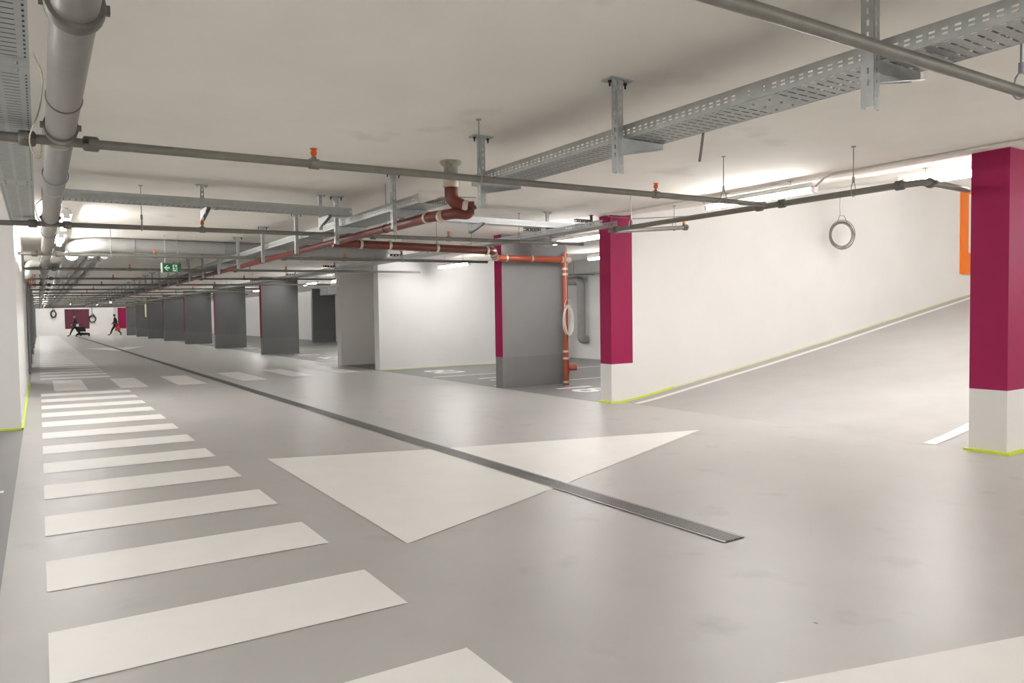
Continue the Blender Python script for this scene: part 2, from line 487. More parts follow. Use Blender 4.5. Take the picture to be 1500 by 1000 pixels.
for s_ in (-1, 1):
    b = MB()
    b.quad(P(s_ * .085 - .006, 2.83, .007), P(s_ * .085 + .006, 2.83, .007), P(s_ * .085 + .006, 76, .007), P(s_ * .085 - .006, 76, .007))
    b.build('channel_edge', 'drain_steel', dr)

# ------------------------------------------------------------------ grey fin pillars
def fin(x0, x1, y0, y1, magenta, label, m='grey_paint', left=False, group='grey wall pillars between the parking bays'):
    xm, ym = (x0 + x1) / 2, (y0 + y1) / 2
    zb = fz(xm, ym)
    t = thing('wall_pillar', (xm, ym, zb), label, 'pillar', group)
    b = MB(); sp = 0.49 - zb; top = CH - zb
    hx, hy = (x1 - x0) / 2, (y1 - y0) / 2
    b.box(-hx, hx, -hy, hy, sp, top)
    b.build('shaft', m, t)
    b = MB(); b.box(-hx, hx, -hy, hy, -0.05, sp)
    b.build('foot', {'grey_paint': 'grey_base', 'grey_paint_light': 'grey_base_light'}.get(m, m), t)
    if magenta:
        b = MB()
        s = hx if left else -hx
        b.box(s - .004, s + .004, -hy - .002, hy + .002, sp + .003, top - .002)
        b.build('painted_end', 'magenta', t)['label'] = 'magenta painted end face'
    return t
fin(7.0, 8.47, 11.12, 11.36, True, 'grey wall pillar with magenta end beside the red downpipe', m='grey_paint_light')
fin(6.93, 8.7, 19.3, 19.62, False, 'beige white wall pillar standing just left of the bright white dividing wall', m='white_wall', group=None)
FX = [(6.78, 8.12, 27.15), (6.66, 8.0, 34.85), (6.56, 7.9, 42.3), (6.5, 7.85, 49.7), (6.48, 7.85, 57.5), (6.46, 7.85, 64.8), (6.43, 7.85, 72.0)]
lab = ['tallest looking dark grey pillar left of the beige pillar', 'dark grey pillar with thin magenta edge, second left of the beige pillar',
       'dark grey pillar, third left of the beige pillar', 'dark grey pillar, fourth left of the beige pillar', 'dark grey pillar, fifth left of the beige pillar',
       'dark grey pillar, sixth left of the beige pillar', 'farthest nearly black grey pillar next to the magenta wall field']
for i, (a, c, y) in enumerate(FX):
    fin(a, c, y, y + .25, True, lab[i])
fin(12.15, 13.38, 38.1, 38.35, False, 'dark grey pillar against the back wall of the right hand bays', group=None)
LL = ['nearest dark grey pillar behind the white wall at left'] + ['dark grey pillar left of the walkway, %s behind the white wall' % ORD[i] for i in range(1, 8)]
for i, y in enumerate((21.6, 27.15, 34.85, 42.3, 49.7, 57.5, 64.8, 72.0)):
    fin(-2.4, -0.22, y, y + (3.2 if i == 0 else .25), False, LL[i], left=True, group='grey wall pillars left of the walkway')

# ------------------------------------------------------------------ fluorescent lamps
def make_lamp():
    t = thing('fluorescent_lamp', (0, 0, CH), 'x', 'lamp')
    b = MB(); b.box(-.05, .05, -.75, .75, -.085, -.055)
    b.prism([(-.05, -.75, -.085), (.05, -.75, -.085), (.06, -.75, -.112), (-.06, -.75, -.112)], (0, 1.5, 0))
    hs = b.build('housing', 'lamp_body', t)
    b = MB(); b.cyl((0, -.73, -.140), (0, .73, -.140), .024, 8)
    b.build('light_tube', 'tube_glow', hs)
    for s in (-1, 1):
        b = MB(); b.box(-.035, .035, s * .745 - .02, s * .745 + .02, -.165, -.10)
        b.build('end_cap', 'lamp_body', hs)
        b = MB(); b.cyl((0, s * .45, -.055), (0, s * .45, .0), .005, 6); b.box(-.03, .03, s * .45 - .02, s * .45 + .02, -.006, 0)
        b.build('suspension', 'galv', t)
    return t
lamp0 = make_lamp()
used = [False]
def lamp(x, y, label, group, z=CH):
    o = lamp0 if not used[0] else copy_tree(lamp0)
    used[0] = True
    o.location = (x, y, z); o['label'] = label; o['group'] = group
    if z < CH - .01:
        for q in (-.45, .45):
            b = MB(); b.cyl((0, q, 0), (0, q, CH - z), .004, 6); b.build('hanging_rod', 'galv', o)
    return o
G = 'tube lamps over the right hand bays'
lamp(7.02, 5.58, 'lit tube lamp on the ceiling before the ramp wall, above the pipe tee', G)
lamp(12.02, 5.66, 'lit tube lamp over the ramp, half hidden behind the magenta wall end at right', 'tube lamps over the ramp', CH + 2.6 * (12.02 - 7.3) / 16.7 - .008)
lamp(7.50, 9.45, 'lit tube lamp above the grey pillar beside the red downpipe', G, CH - .09)
lamp(8.35, 15.4, 'lit tube lamp in front of the bright white dividing wall', G, CH - .13)
ry = [23.9, 29.0, 32.3, 36.7, 40.0, 44.1, 47.4, 51.5, 54.8, 59.3, 62.5, 66.6, 70, 74.2]
rl = ['lit tube lamp just left of the beige pillar', 'lit tube lamp behind the tallest dark pillar']
lamp(8.0, 22.2, rl[0], G, CH - .18)
lamp(8.0, 25.2, 'lit tube lamp right of the tallest looking dark pillar top', G, CH - .18)
n = 0
for y in ry[1:]:
    n += 1
    lamp(7.95, y, 'small distant lit tube lamp over the right bays, %s beyond the tallest dark pillar' % ORD[n], G, CH - .2)
lamp(11.3, 13.2, 'lit tube lamp deep in the bay right of the grey pillar', G, CH)
lamp(11.3, 21.5, 'lit tube lamp deep in the bay behind the beige pillar', G, CH)
lamp(11.3, 31.0, 'lit tube lamp deep in the bay behind the tallest dark pillar', G, CH)
G = 'tube lamps beside the main pipe'
ly = [11.3, 13.9, 47, 55, 63, 71]  # the distant ones are added to light the far aisle
for i, y in enumerate(ly):
    lamp(0.33, y, 'lit tube lamp beside the big main pipe, %s along it' % ORD[i], G)
G = 'tube lamps behind the viewpoint'
for x, y in ((9.3, 1.2), (6.5, -1.6), (3.6, -1.8), (-1.8, 1.6), (-2.2, 4.6), (-2.4, 8.6), (-1.8, -4.5), (10.5, -3.0), (2.5, -5.0)):  # added out-of-view fill, hung low so the ceiling catches direct light
    lamp(x, y, 'pendant tube lamp outside the view', G, CH - .45)
G = 'tube lamps over the aisle and left bays far away'
for x, y in ((-1.1, 20.0), (-1.2, 26.0), (-1.2, 29.2), (-1.2, 32.6), (-1.2, 37), (-1.2, 40.3), (-1.2, 44.5), (-1.2, 47.8), (-1.2, 52), (-1.2, 55.4), (-1.2, 60), (-1.2, 63), (-1.2, 67.5), (-1.2, 70.3), (-3.2, 75.5), (2.4, 75.0), (5.0, 68.0), (0.7, 78.0), (4.6, 78.0)):  # lamps added mostly out of sight to brighten the far aisle
    lamp(x, y, 'tube lamp of the far row, lighting the end of the garage', G)
# unseen ramp lamps added to brighten the ramp wall
for i, x in enumerate((8.9, 15.6, 19.6)):
    o = lamp(x, 4.2, ['tube lamp over the ramp foot hidden by the magenta wall end', 'tube lamp over the upper ramp behind the magenta wall end', 'tube lamp over the top of the ramp behind the magenta wall end'][i], 'tube lamps over the ramp', CH + 2.6 * (x - 7.3) / 16.7 - .008)

# ------------------------------------------------------------------ ceiling conduits
def conduit(pts, label, r=.011, m='conduit', name='cable_conduit', cat='conduit', seg=8):
    o0 = Vector(pts[0])
    b = MB(); b.tube([Vector(p) - o0 for p in pts], r, seg)
    return tag(b.build(name, m, loc=o0), label, cat)
conduit([(7.02, 6.36, 2.62), (7.0, 6.45, 2.675), (6.96, 6.6, 2.685), (6.93, 8.15, 2.685)], 'thin conduit on the ceiling from the lamp to the magenta wall end', m='conduit')
conduit([(7.02, 4.82, 2.6), (7.0, 4.70, 2.67), (6.98, 4.6, 2.685), (7.02, 2.2, 2.685)], 'white conduit on the ceiling passing above the right magenta wall end', r=.014)
conduit([(6.93, 8.12, 2.66), (7.45, 8.12, 2.66), (7.95, 7.6, 2.66), (7.95, 7.55, 2.60)], 'thin dark cable tacked above the magenta wall end', r=.006, m='cable_grey', name='ceiling_cable', cat='cable')

# ------------------------------------------------------------------ main sprinkler feed pipe
mp = thing('main_pipe', (.13, 0, 2.30), 'thick grey round pipe running away under the ceiling at left', 'pipe')
b = MB(); b.cyl((0, -3, 0), (0, 78, 0), .070, 24); b.build('pipe_body', 'main_pipe', mp)
CY = [1.63, 4.6, 8.65, 12.6, 16.3, 20.2] + [24.05 + 3.85 * i for i in range(14)]
def ring(y, L, r, m='main_pipe', nm='collar', lug=True):
    b = MB(); b.tube([(0, y - L / 2, 0), (0, y - L / 2 + .01, 0), (0, y + L / 2 - .01, 0), (0, y + L / 2, 0)], [r * .96, r, r, r * .96], 24)
    if lug:
        for a in (-1, 1):
            b.box(a * r - .011, a * r + .011, y - .012, y + .012, -.014, .014)
    b.build(nm, m, mp)
for y in CY[1:]:
    ring(y, .20, .077, 'main_pipe', 'tee_sleeve', False)
    ring(y - .11, .014, .081, 'coupling', 'clamp_ring')
    ring(y + .11, .014, .081, 'clamp', 'clamp_ring', False)
ring(2.74, .07, .088, 'coupling', 'flange_ring')
ring(3.9, .02, .075, 'coupling', 'clamp_ring', False)
ring(6.6, .02, .075, 'clamp', 'clamp_ring', False)
for y in (2.4, 6.0, 9.9, 13.8, 17.7, 21.6):
    b = MB(); b.tube([(.0, y, .30), (.0, y, .10)], .005, 6)
    b.tube([(.078 * math.sin(a), y, .078 * math.cos(a)) for a in [i * math.pi / 10 for i in range(20)]], .005, 6, closed=True)
    b.box(-.03, .03, y - .03, y + .03, .385, .4); b.cyl((0, y, .08), (0, y, .4), .005, 6)
    b.build('pipe_hanger', 'galv_dark', mp)

# ------------------------------------------------------------------ cross sprinkler pipes
def sprinkler(parent, x, z):
    h = MB(); h.cyl((x, 0, z + .022), (x, 0, z + .045), .016, 10); h.cyl((x - .03, 0, z), (x + .03, 0, z), .033, 12)
    f = h.build('fitting', 'pipe_grey', parent)
    h = MB(); h.ball((x, 0, z + .070), .021, 10, 6, (1, 1, 1.1)); h.cyl((x, 0, z + .092), (x, 0, z + .098), .024, 10)
    h.build('sprinkler_head', 'head_orange', f)['label'] = 'orange capped sprinkler head'
def clevis(parent, x, z, top, y=0.0, along='x'):
    h = MB(); h.cyl((x, y, z + .12), (x, y, top), .005, 6)
    h.cyl((x, y, z + .085), (x, y, z + .135), .012, 8)
    d = (0, 1) if along == 'x' else (1, 0)
    pts = [(0, .10), (.022, .07), (.034, .02), (.032, -.01), (.018, -.03), (0, -.036), (-.018, -.03), (-.032, -.01), (-.034, .02), (-.022, .07)]
    h.tube([(x + d[0] * a, y + d[1] * a, z + c) for a, c in pts], .0045, 6, closed=True)
    h.cyl((x, y, top - .008), (x, y, top), .02, 8)
    h.build('pipe_hanger', 'galv_dark', parent)
def coupling(parent, x, z, y=0.0, d=(1, 0, 0)):
    h = MB(); d = Vector(d).normalized(); c = Vector((x, y, z))
    h.tube([c - d * .038, c - d * .03, c + d * .03, c + d * .038], [.033, .041, .041, .033], 12)
    sd = d.cross(Vector((0, 0, 1))).normalized()
    for s in (-1, 1):
        q = c + sd * s * .046
        h.box(q.x - .014, q.x + .014, q.y - .014, q.y + .014, q.z - .016, q.z + .016)
        h.cyl(q + Vector((0, 0, -.02)), q + Vector((0, 0, .03)), .005, 6)
    h.build('coupling', 'coupling', parent)
for i, y in enumerate(CY):
    xe = [5.3, 5.90, 6.9, 7.6, 7.9, 8.2][i] if i < 6 else 8.3
    nm = ['nearest steel sprinkler pipe crossing above the right part of the ceiling',
          'long steel sprinkler pipe crossing from the big pipe, second from the viewer'][i] if i < 2 else \
        'thin steel sprinkler pipe crossing the aisle, %s from the viewer' % ORD[i]
    t = thing('sprinkler_pipe', (0, y, 2.245), nm, 'pipe', 'sprinkler pipes crossing the aisle')
    xs0 = .13 if i == 0 else -0.9 if i < 3 else -.25
    if i in (1, 2): xs0 = -2.2
    sl = .0095
    b = MB(); b.cyl((xs0, 0, sl * xs0), (xe, 0, sl * xe), .0255, 12)
    b.build('pipe_run', 'pipe_grey', t)
    if i == 0:
        t.location.z = 2.28
    for x in (1.55, 4.62) if i not in (0, 1) else ((1.5, 4.47) if i == 1 else ()):
        sprinkler(t, x, sl * x)
    top = CH - t.location.z
    for x in ((2.72, 5.32) if i == 1 else (3.97,) if i == 0 else (.95, 3.85, 5.75)):
        if i < 12: clevis(t, x, sl * x, top)
    coupling(t, .27, sl * .27)
    if i in (1, 2, 3): coupling(t, -.02, 0)
    if 2 <= i < 9: coupling(t, 3.55, sl * 3.55)
# header pipe at the ramp mouth
t = thing('sprinkler_header', (6.0, 4.6, 2.30), 'steel sprinkler pipe running to the ramp mouth below the tube lamp', 'pipe')
b = MB(); b.cyl((0, -1.30, 0), (0, 2.33, 0), .028, 12)
b.build('pipe_run', 'pipe_grey', t)
b = MB(); b.tube([(0, -1.30, 0), (.02, -1.42, 0), (.12, -1.44, .005), (1.40, -1.13, .09)], .028, 12); b.build('pipe_branch', 'pipe_grey', t)
b = MB(); b.tube([(0, 2.33, 0), (.03, 2.42, 0), (.12, 2.44, .0), (1.30, 2.35, .10)], .027, 12); b.build('pipe_branch', 'pipe_grey', t)
for d_, p_ in (((0, 1, 0), (0, -1.26, 0)), ((0, 1, 0), (0, -.12, 0)), ((0, 1, 0), (0, .14, 0)), ((1, .2, 0), (.14, -1.43, .005)), ((0, 1, 0), (0, 2.28, 0)), ((1, 0, 0), (1.28, 2.35, .10))):
    coupling(t, p_[0], p_[2], p_[1], d_)
clevis(t, 0, 0, .40, y=-.85, along='y'); clevis(t, 0, 0, .40, y=2.0, along='y'); clevis(t, 1.1, .085, .38, y=2.37)
h = MB(); h.ball((1.26, 2.35, .155), .02, 10, 6); h.cyl((1.26, 2.35, .10), (1.26, 2.35, .15), .013, 8)
h.build('sprinkler_head', 'head_orange', t)['label'] = 'orange capped sprinkler head'

# ------------------------------------------------------------------ cable trays
def tray(name, p0, L, wdt, h, axis, label, m='galv', hole_len=None, joints=(), lip=.012, cat='cable tray', slotw=.009, shade_start=None):
    """p0 = bottom corner with least x and y; axis 'y' or 'x'"""
    t = thing(name, p0, label, cat)
    u = Vector((0, 1, 0)) if axis == 'y' else Vector((1, 0, 0))
    v = Vector((1, 0, 0)) if axis == 'y' else Vector((0, 1, 0))
    H = hole_len if hole_len is not None else L
    z = Vector((0, 0, 1))
    b = MB()
    sw = wdt / 5.0
    def bottom(o, LL, holes):
        st = []
        if holes:
            edge = .028
            st = [(0, .010, None), (.010, .017, (.05, .022, .012)), (.017, edge, None)]
            inner = wdt - 2 * edge; k = 3 if wdt > .22 else 2
            seg = inner / k
            for j in range(k):
                a = edge + j * seg
                st += [(a, a + seg * .12, None), (a + seg * .12, a + seg * .88, (.05, slotw, .02)), (a + seg * .88, a + seg, None)]
            st += [(wdt - edge, wdt - .017, None), (wdt - .017, wdt - .010, (.05, .022, .012)), (wdt - .010, wdt, None)]
        else:
            st = [(0, wdt, None)]
        b.panel(o, u, v, LL, st)
    bottom(Vector((0, 0, 0)), H, True)
    if H < L: bottom(u * H, L - H, False)
    bed = b.build('tray_bed', m, t)
    if shade_start is not None:
        b = MB(); o = u * shade_start + z * .006 + v * .004  # dark sheet above the bed, added so the slots look shaded
        b.quad(o, o + u * (L - shade_start), o + u * (L - shade_start) + v * (wdt - .008), o + v * (wdt - .008))
        b.build('liner_mat', 'black_steel', bed)['label'] = 'dark mat lying inside the tray bed'
    for s in (0, 1):
        b = MB()
        o = v * (wdt * s)
        a, c = h * .30, h * .52
        st = [(0, a, None), (a, a + .009, (.05, .024, .013)), (a + .009, c, None), (c, c + .009, (.05, .024, .013)), (c + .009, h, None)]
        b.panel(o, u, z, H, st)
        if H < L: b.panel(o + u * H, u, z, L - H, [(0, h, None)])
        inn = v * (lip if s == 0 else -lip)
        b.quad(o + z * h, o + z * h + u * L, o + z * h + u * L + inn, o + z * h + inn)
        b.quad(o + z * h + inn, o + z * h + u * L + inn, o + z * (h - .008) + u * L + inn, o + z * (h - .008) + inn)
        b.build('side_rail', m, t)
    for j in joints:
        b = MB()
        jw = .20
        for s in (0, 1):
            o = v * (wdt * s + (-.0015 if s == 0 else .0015)) + u * (j - jw / 2)
            b.panel(o, u, z, jw, [(.004, .02, None), (.02, h - .004, (.09, .012, .03))])
        o = u * (j - jw / 2) - z * .0015
        bolts = []
        b.panel(o, u, v, jw, [(0, wdt, None)])
        for q in (.2, .5, .8):
            for e in (-.05, .05):
                c_ = u * (j + e) + v * (wdt * q)
                nb_ = MB(); nb_.cyl(c_ - z * .010, c_, .006, 6); bolts.append(nb_)
        sp_ = b.build('splice_plate', m, t)
        for nb_ in bolts: nb_.build('bolt', 'galv_dark', sp_)
    return t
tray('cable_tray', (3.055, -2.0, 2.352), 7.3, .31, .085, 'y', 'long perforated steel cable tray at upper right hung from the nearest ceiling posts', joints=(4.45, ), shade_start=4.2, slotw=.010)
tray('cable_tray', (3.055, 6.32, 2.352), 68, .31, .085, 'y', 'long perforated cable tray running away along the post row beyond the ceiling flange', hole_len=20, joints=(3.0, 6.0, 9.0), shade_start=0.05)
tray('cable_tray', (-.212, .2, 2.30), 9.2, .215, .06, 'y', 'wide perforated cable tray at the left edge beside the big pipe', hole_len=9.2, joints=(3.3, 6.25), slotw=.008, shade_start=0)
tray('cable_tray', (.06, 8.05, 2.435), 3.0, .20, .085, 'x', 'perforated cable tray crossing the ceiling from the left tray to the main tray', hole_len=3.0, joints=(1.5,), shade_start=0)
tray('cable_tray', (3.75, 8.14, 2.455), 2.6, .16, .075, 'x', 'bright perforated cable tray crossing right of the post row', m='galv_bright', hole_len=2.6, shade_start=0)
tray('cable_tray', (5.93, 7.05, 2.365), 66, .25, .07, 'y', 'cable tray running away over the mouths of the right bays', hole_len=18)

# posts with bracket arms
def make_post():
    t = thing('tray_post', (0, 0, CH), 'x', 'ceiling post')
    b = MB(); b.box(-.085, .085, -.05, .05, -.010, 0)
    b.prism([(-.03, -.028, -.01), (-.03, -.028, -.07), (-.07, -.028, -.01)], (0, .004, 0))
    tp = b.build('top_plate', 'galv', t)
    for s in (-1, 1):
        b = MB(); b.cyl((s * .062, 0, -.010), (s * .062, 0, -.045), .006, 6); b.cyl((s * .062, 0, -.010), (s * .062, 0, -.024), .011, 6)
        b.build('anchor_bolt', 'black_steel', tp)
    b = MB(); L = .545
    z = Vector((0, 0, -1))
    sl = (.05, .025, .03)
    st = [(0, .016, None), (.016, .024, sl), (.024, .040, None)]
    b.panel((-.026, -.030, -.01), z, (0, 1, 0), L, [(0, .022, None), (.022, .032, sl), (.032, .058, None)])     # web facing the walkway
    b.panel((-.024, -.031, -.01), z, (1, 0, 0), L + .012, st)      # flange toward the viewer
    b.panel((.016, -.031, -.01), z, (0, 1, 0), L + .012, [(0, .012, None)])
    b.panel((-.024, .029, -.01), z, (1, 0, 0), L, st)
    b.panel((-.024, -.029, -.012), z, (1, 0, 0), L, st)
    b.build('channel', 'galv', t)
    b = MB()
    b.prism([(.018, -.02, -.350), (.36, -.02, -.350), (.36, -.02, -.385), (.018, -.02, -.450)], (0, .004, 0))
    b.prism([(.018, .02, -.350), (.36, .02, -.350), (.36, .02, -.385), (.018, .02, -.450)], (0, .003, 0))
    b.quad((.018, -.02, -.350), (.36, -.02, -.350), (.36, .023, -.350), (.018, .023, -.350))
    b.quad((.018, -.045, -.452), (.36, -.045, -.387), (.36, -.02, -.387), (.018, -.02, -.452))
    b.build('bracket_arm', 'galv', t)
    return t
post0 = make_post()
PY = [0.15, 1.80, 3.41, 5.04, 6.76, 8.42, 10.02, 11.8, 13.5] + [15.18 + 1.66 * i for i in range(30)]
for i, y in enumerate(PY):
    if i > 8 and min(abs(y - c) for c in CY) < .12: y += .13
    o = post0 if i == 0 else copy_tree(post0)
    o.location = (3.0, y, CH)
    o['group'] = 'steel posts carrying the main cable tray'
    o['label'] = 'slotted steel ceiling post outside the view' if i == 0 else 'slotted steel ceiling post of the main tray, %s in the row from the viewer' % ORD[i - 1]
# short posts for the cross trays
def short_post(x, y, label, drop, armz, flip=False):
    t = thing('tray_bracket', (x, y, CH), label, 'ceiling post', 'short posts carrying the cross trays')
    b = MB(); b.box(-.06, .06, -.035, .035, -.008, 0)
    for s in (-1, 1): b.cyl((s * .045, 0, -.008), (s * .045, 0, -.03), .006, 6)
    b.build('top_plate', 'galv', t)
    b = MB(); z = Vector((0, 0, -1)); sl = (.05, .025, .03)
    b.panel((-.02, -.01, -.008), z, (1, 0, 0), drop, [(0, .014, None), (.014, .026, sl), (.026, .04, None)])
    b.panel((-.02, -.01, -.008), z, (0, 1, 0), drop, [(0, .03, None)])
    b.panel((.02, -.01, -.008), z, (0, 1, 0), drop, [(0, .03, None)])
    b.build('channel', 'galv', t)
    b = MB()
    for xo in (-.02, .018):
        b.prism([(xo, -.01, armz), (xo, -.34, armz), (xo, -.34, armz - .025), (xo, -.01, armz - .11)], (.003, 0, 0))
    b.quad((-.02, -.34, armz), (.02, -.34, armz), (.02, -.01, armz), (-.02, -.01, armz))
    b.build('bracket_arm', 'galv', t)
    return t
short_post(1.50, 8.34, 'short ceiling post holding the middle of the left cross tray', .37, -.268)
short_post(2.80, 8.40, 'short ceiling post where the left cross tray meets the main tray', .40, -.268)
short_post(4.80, 8.38, 'short ceiling post holding the bright cross tray at left', .35, -.248)
short_post(6.05, 8.38, 'short ceiling post where the bright cross tray meets the bay tray', .36, -.248)
# black slotted brackets on the ceiling over the bay mouths
for i, (x, y) in enumerate(((6.82, 8.35), (6.75, 9.56), (6.82, 13.69), (6.83, 15.04), (6.72, 19.12), (6.9, 23.3), (6.9, 27.9), (6.9, 32.5))):
    t = thing('slotted_bracket', (x, y, CH), 'black slotted bracket on the ceiling over the bay mouths, %s from the viewer' % ORD[i], 'bracket', 'black slotted ceiling brackets')
    b = MB(); b.box(-.006, .006, -.025, .025, -.17, 0); b.box(-.03, .03, -.03, .03, -.006, 0); b.build('back_plate', 'black_steel', t)
    b = MB(); b.panel((-.006, -.022, -.12), (-1, 0, 0), (0, 0, 1), .30, [(0, .014, None), (.014, .034, (.075, .045, .02)), (.034, .05, None)])
    b.panel((-.006, .022, -.12), (-1, 0, 0), (0, 0, 1), .30, [(0, .014, None), (.014, .034, (.075, .045, .02)), (.034, .05, None)])
    b.panel((-.006, -.022, -.12), (-1, 0, 0), (0, 1, 0), .30, [(0, .044, None)])
    b.build('arm', 'black_steel', t)

# wire hanging from main tray
b = MB(); b.tube([(0, 0, 0), (.004, 0, -.08), (-.012, 0, -.17), (-.03, 0, -.26)], .008, 8); b.cyl((-.05, .0, .004), (.09, .02, .006), .007, 6)
tag(b.build('hanging_cable', 'cable_grey', loc=(3.36, 3.06, 2.44)), 'short stiff cable end hanging below the main cable tray', 'cable')

# ------------------------------------------------------------------ red drain pipes
def arc_pts(pts, n=6, rad=.12):
    pts = [Vector(p) for p in pts]; out = [pts[0]]
    for i in range(1, len(pts) - 1):
        a, p_, c = pts[i - 1], pts[i], pts[i + 1]
        r = min(rad, (a - p_).length * .45, (c - p_).length * .45)
        s = p_ + (a - p_).normalized() * r; e = p_ + (c - p_).normalized() * r
        for k in range(n + 1):
            t_ = k / n
            out.append(s * (1 - t_) ** 2 + p_ * 2 * t_ * (1 - t_) + e * t_ ** 2)
    out.append(pts[-1]); return out
def collar(parent, p_, d, r=.062, L=.05, m='clamp', lab_='pale metal clamp band'):
    d = Vector(d).normalized(); p_ = Vector(p_)
    b = MB(); b.tube([p_ - d * L / 2, p_ + d * L / 2], r, 16); o = b.build('clamp_band', m, parent); o['label'] = lab_
R1 = thing('drain_pipe', (3.24, 6.0, CH), 'dark red pipe dropping from a ceiling flange and running away below the tray', 'pipe', None)
b = MB(); b.tube([(0, 0, 0), (0, 0, -.02), (0, 0, -.03), (0, 0, -.05), (0, 0, -.17)], [.10, .10, .09, .066, .066], 16); b.build('ceiling_socket', 'concrete_socket', R1)
b = MB(); b.cyl((0, 0, -.17), (0, 0, -.24), .072, 16); b.build('socket_ring', 'clamp', R1)
b = MB(); b.tube(arc_pts([(0, 0, -.22), (.0, 0, -.36), (.12, -.07, -.43), (.18, -.11, -.43)], rad=.1), .062, 16); b.build('elbow', 'red_pipe', R1)
b = MB(); b.tube(arc_pts([(.14, -.085, -.39), (.14, -.085, -.49), (.02, -.05, -.48), (-.07, .3, -.48), (-.07, 1.2, -.48)], rad=.07), .050, 16); b.build('pipe_bend', 'red_pipe', R1)
b = MB(); b.cyl((-.07, .5, -.48), (-.07, 42, -.48), .042, 16); b.build('pipe_run', 'red_pipe', R1)
collar(R1, (.11, -.065, -.42), (.8, -.5, -.1), .066); collar(R1, (.145, -.085, -.44), (.3, -.2, -1), .066, .03, 'rubber', 'black rubber ring')
collar(R1, (-.05, .1, -.50), (-.1, 1, 0), .06, .03); collar(R1, (-.07, .35, -.48), (0, 1, 0), .06, .03)
for y in (1.35, 2.9, 4.6, 6.5, 8.3, 9.9, 11.6, 13.3):
    collar(R1, (-.07, y, -.48), (0, 1, 0), .048, .02, 'black_steel', 'dark pipe clamp')
    b = MB(); b.cyl((-.07, y, -.465), (-.07, y, 0), .005, 6); b.build('hanger_rod', 'galv_dark', R1)
R2 = thing('drain_pipe', (3.17, 9.0, 2.21), 'orange red pipe crossing to the grey pillar and dropping beside it', 'pipe', None)
path = [(-.02, 0, -.0), (2.35, .0, -.02), (3.45, 1.72, .03), (3.75, 1.85, .045), (5.02, 1.85, .05)]
b = MB(); b.tube(arc_pts(path[:3], rad=.12), .055, 16); b.build('pipe_run', 'red_pipe', R2)
b = MB(); b.tube(arc_pts([(3.3, 1.5, .025), (3.5, 1.78, .03), (3.8, 1.85, .045), (5.08, 1.85, .05)], rad=.12), .056, 16); b.build('pipe_run', 'orange_pipe', R2)['label'] = 'brighter orange pipe length'
zb = fz(8.2, 10.9) - 2.21
b = MB(); b.cyl((5.05, 1.85, .16), (5.05, 1.85, zb), .052, 16); b.cyl((5.05, 1.85, .16), (5.05, 1.85, .20), .035, 12); b.build('downpipe', 'orange_pipe', R2)
b = MB(); b.ball((5.13, 1.85, .05), .066, 12, 8); b.cyl((5.05, 1.85, .05), (5.16, 1.85, .05), .062, 14); b.build('end_plug', 'clamp', R2)
b = MB(); b.cyl((5.05, 1.78, zb + .33), (5.19, 1.72, zb + .33), .06, 14); b.cyl((5.05, 1.85, zb + .22), (5.05, 1.85, zb + .46), .062, 14); b.build('cleaning_port', 'orange_pipe', R2)
for p_, d in (((.35, 0, 0), (1, 0, 0)), ((.75, 0, 0), (1, 0, 0)), ((1.45, 0, -.01), (1, 0, 0)), ((2.25, .0, -.02), (1, 0, 0)), ((2.5, .22, -.02), (.55, .85, 0)),
              ((2.9, .85, 0), (.55, .85, 0)), ((3.3, 1.48, .02), (.55, .85, 0)), ((3.75, 1.84, .045), (1, 0, 0)), ((4.3, 1.85, .05), (1, 0, 0)), ((4.98, 1.85, .05), (1, 0, 0))):
    collar(R2, p_, d, .064, .035)
for z_ in (-.12, -.22, -1.65, zb + .50, zb + .06):
    collar(R2, (5.05, 1.85, z_), (0, 0, 1), .060, .04)
for x, y in ((1.45, 0), (4.3, 1.85), (2.0, 0)):
    b = MB(); b.cyl((x, y, .05), (x, y, .49), .005, 6); b.build('hanger_rod', 'galv_dark', R2)

# ------------------------------------------------------------------ ducts
dc = thing('ventilation_duct', (.55, 14.5, 2.572), 'round grey ventilation duct crossing below the ceiling with rounded right end', 'duct')
b = MB(); b.tube(arc_pts([(.0, .9, -.06), (.0, .30, -.03), (.30, 0, 0), (5.4, 0, 0), (5.72, .1, 0), (5.72, .7, 0)], rad=.28), .125, 20); b.build('duct_body', 'duct', dc)
for x in (.9, 2.4, 4.0, 5.2):
    b = MB(); b.tube([(x, .132 * math.cos(a), .132 * math.sin(a)) for a in [i * math.pi / 10 for i in range(20)]], .006, 6, closed=True); b.cyl((x, 0, .13), (x, 0, .127), .006, 6); b.build('duct_strap', 'galv_dark', dc)
def longpipe(x, z, r, y0, y1, label, m='foil', name='insulated_pipe'):
    t = thing(name, (x, y0, z), label, 'pipe', 'insulated pipes running away beside the main pipe')
    b = MB(); b.cyl((0, 0, 0), (0, y1 - y0, 0), r, 16); b.build('pipe_run', m, t)
    k = 0
    y = .6
    while y < min(y1 - y0, 36):
        b = MB(); b.tube([(r * 1.06 * math.cos(a), y, r * 1.06 * math.sin(a)) for a in [i * math.pi / 8 for i in range(16)]], .006, 5, closed=True); b.cyl((0, y, r), (0, y, CH - z - .003), .005, 5)
        b.build('pipe_strap', 'galv_dark', t); y += 2.4
longpipe(.52, 2.42, .105, 14.9, 77, 'widest foil wrapped pipe just right of the main pipe')
longpipe(.80, 2.40, .055, 14.65, 77, 'narrow foil wrapped pipe right of the widest one')
longpipe(1.00, 2.40, .065, 14.65, 77, 'foil wrapped pipe outermost from the main pipe')
b = MB(); b.box(-.11, .11, -.1, .1, -.1, .1); b.box(-.07, .07, -.16, -.1, -.06, .03)
tag(b.build('junction_box', 'white_insulation', loc=(1.22, 15.2, 2.60)), 'small white box under the ceiling right of the foil pipes', 'box')
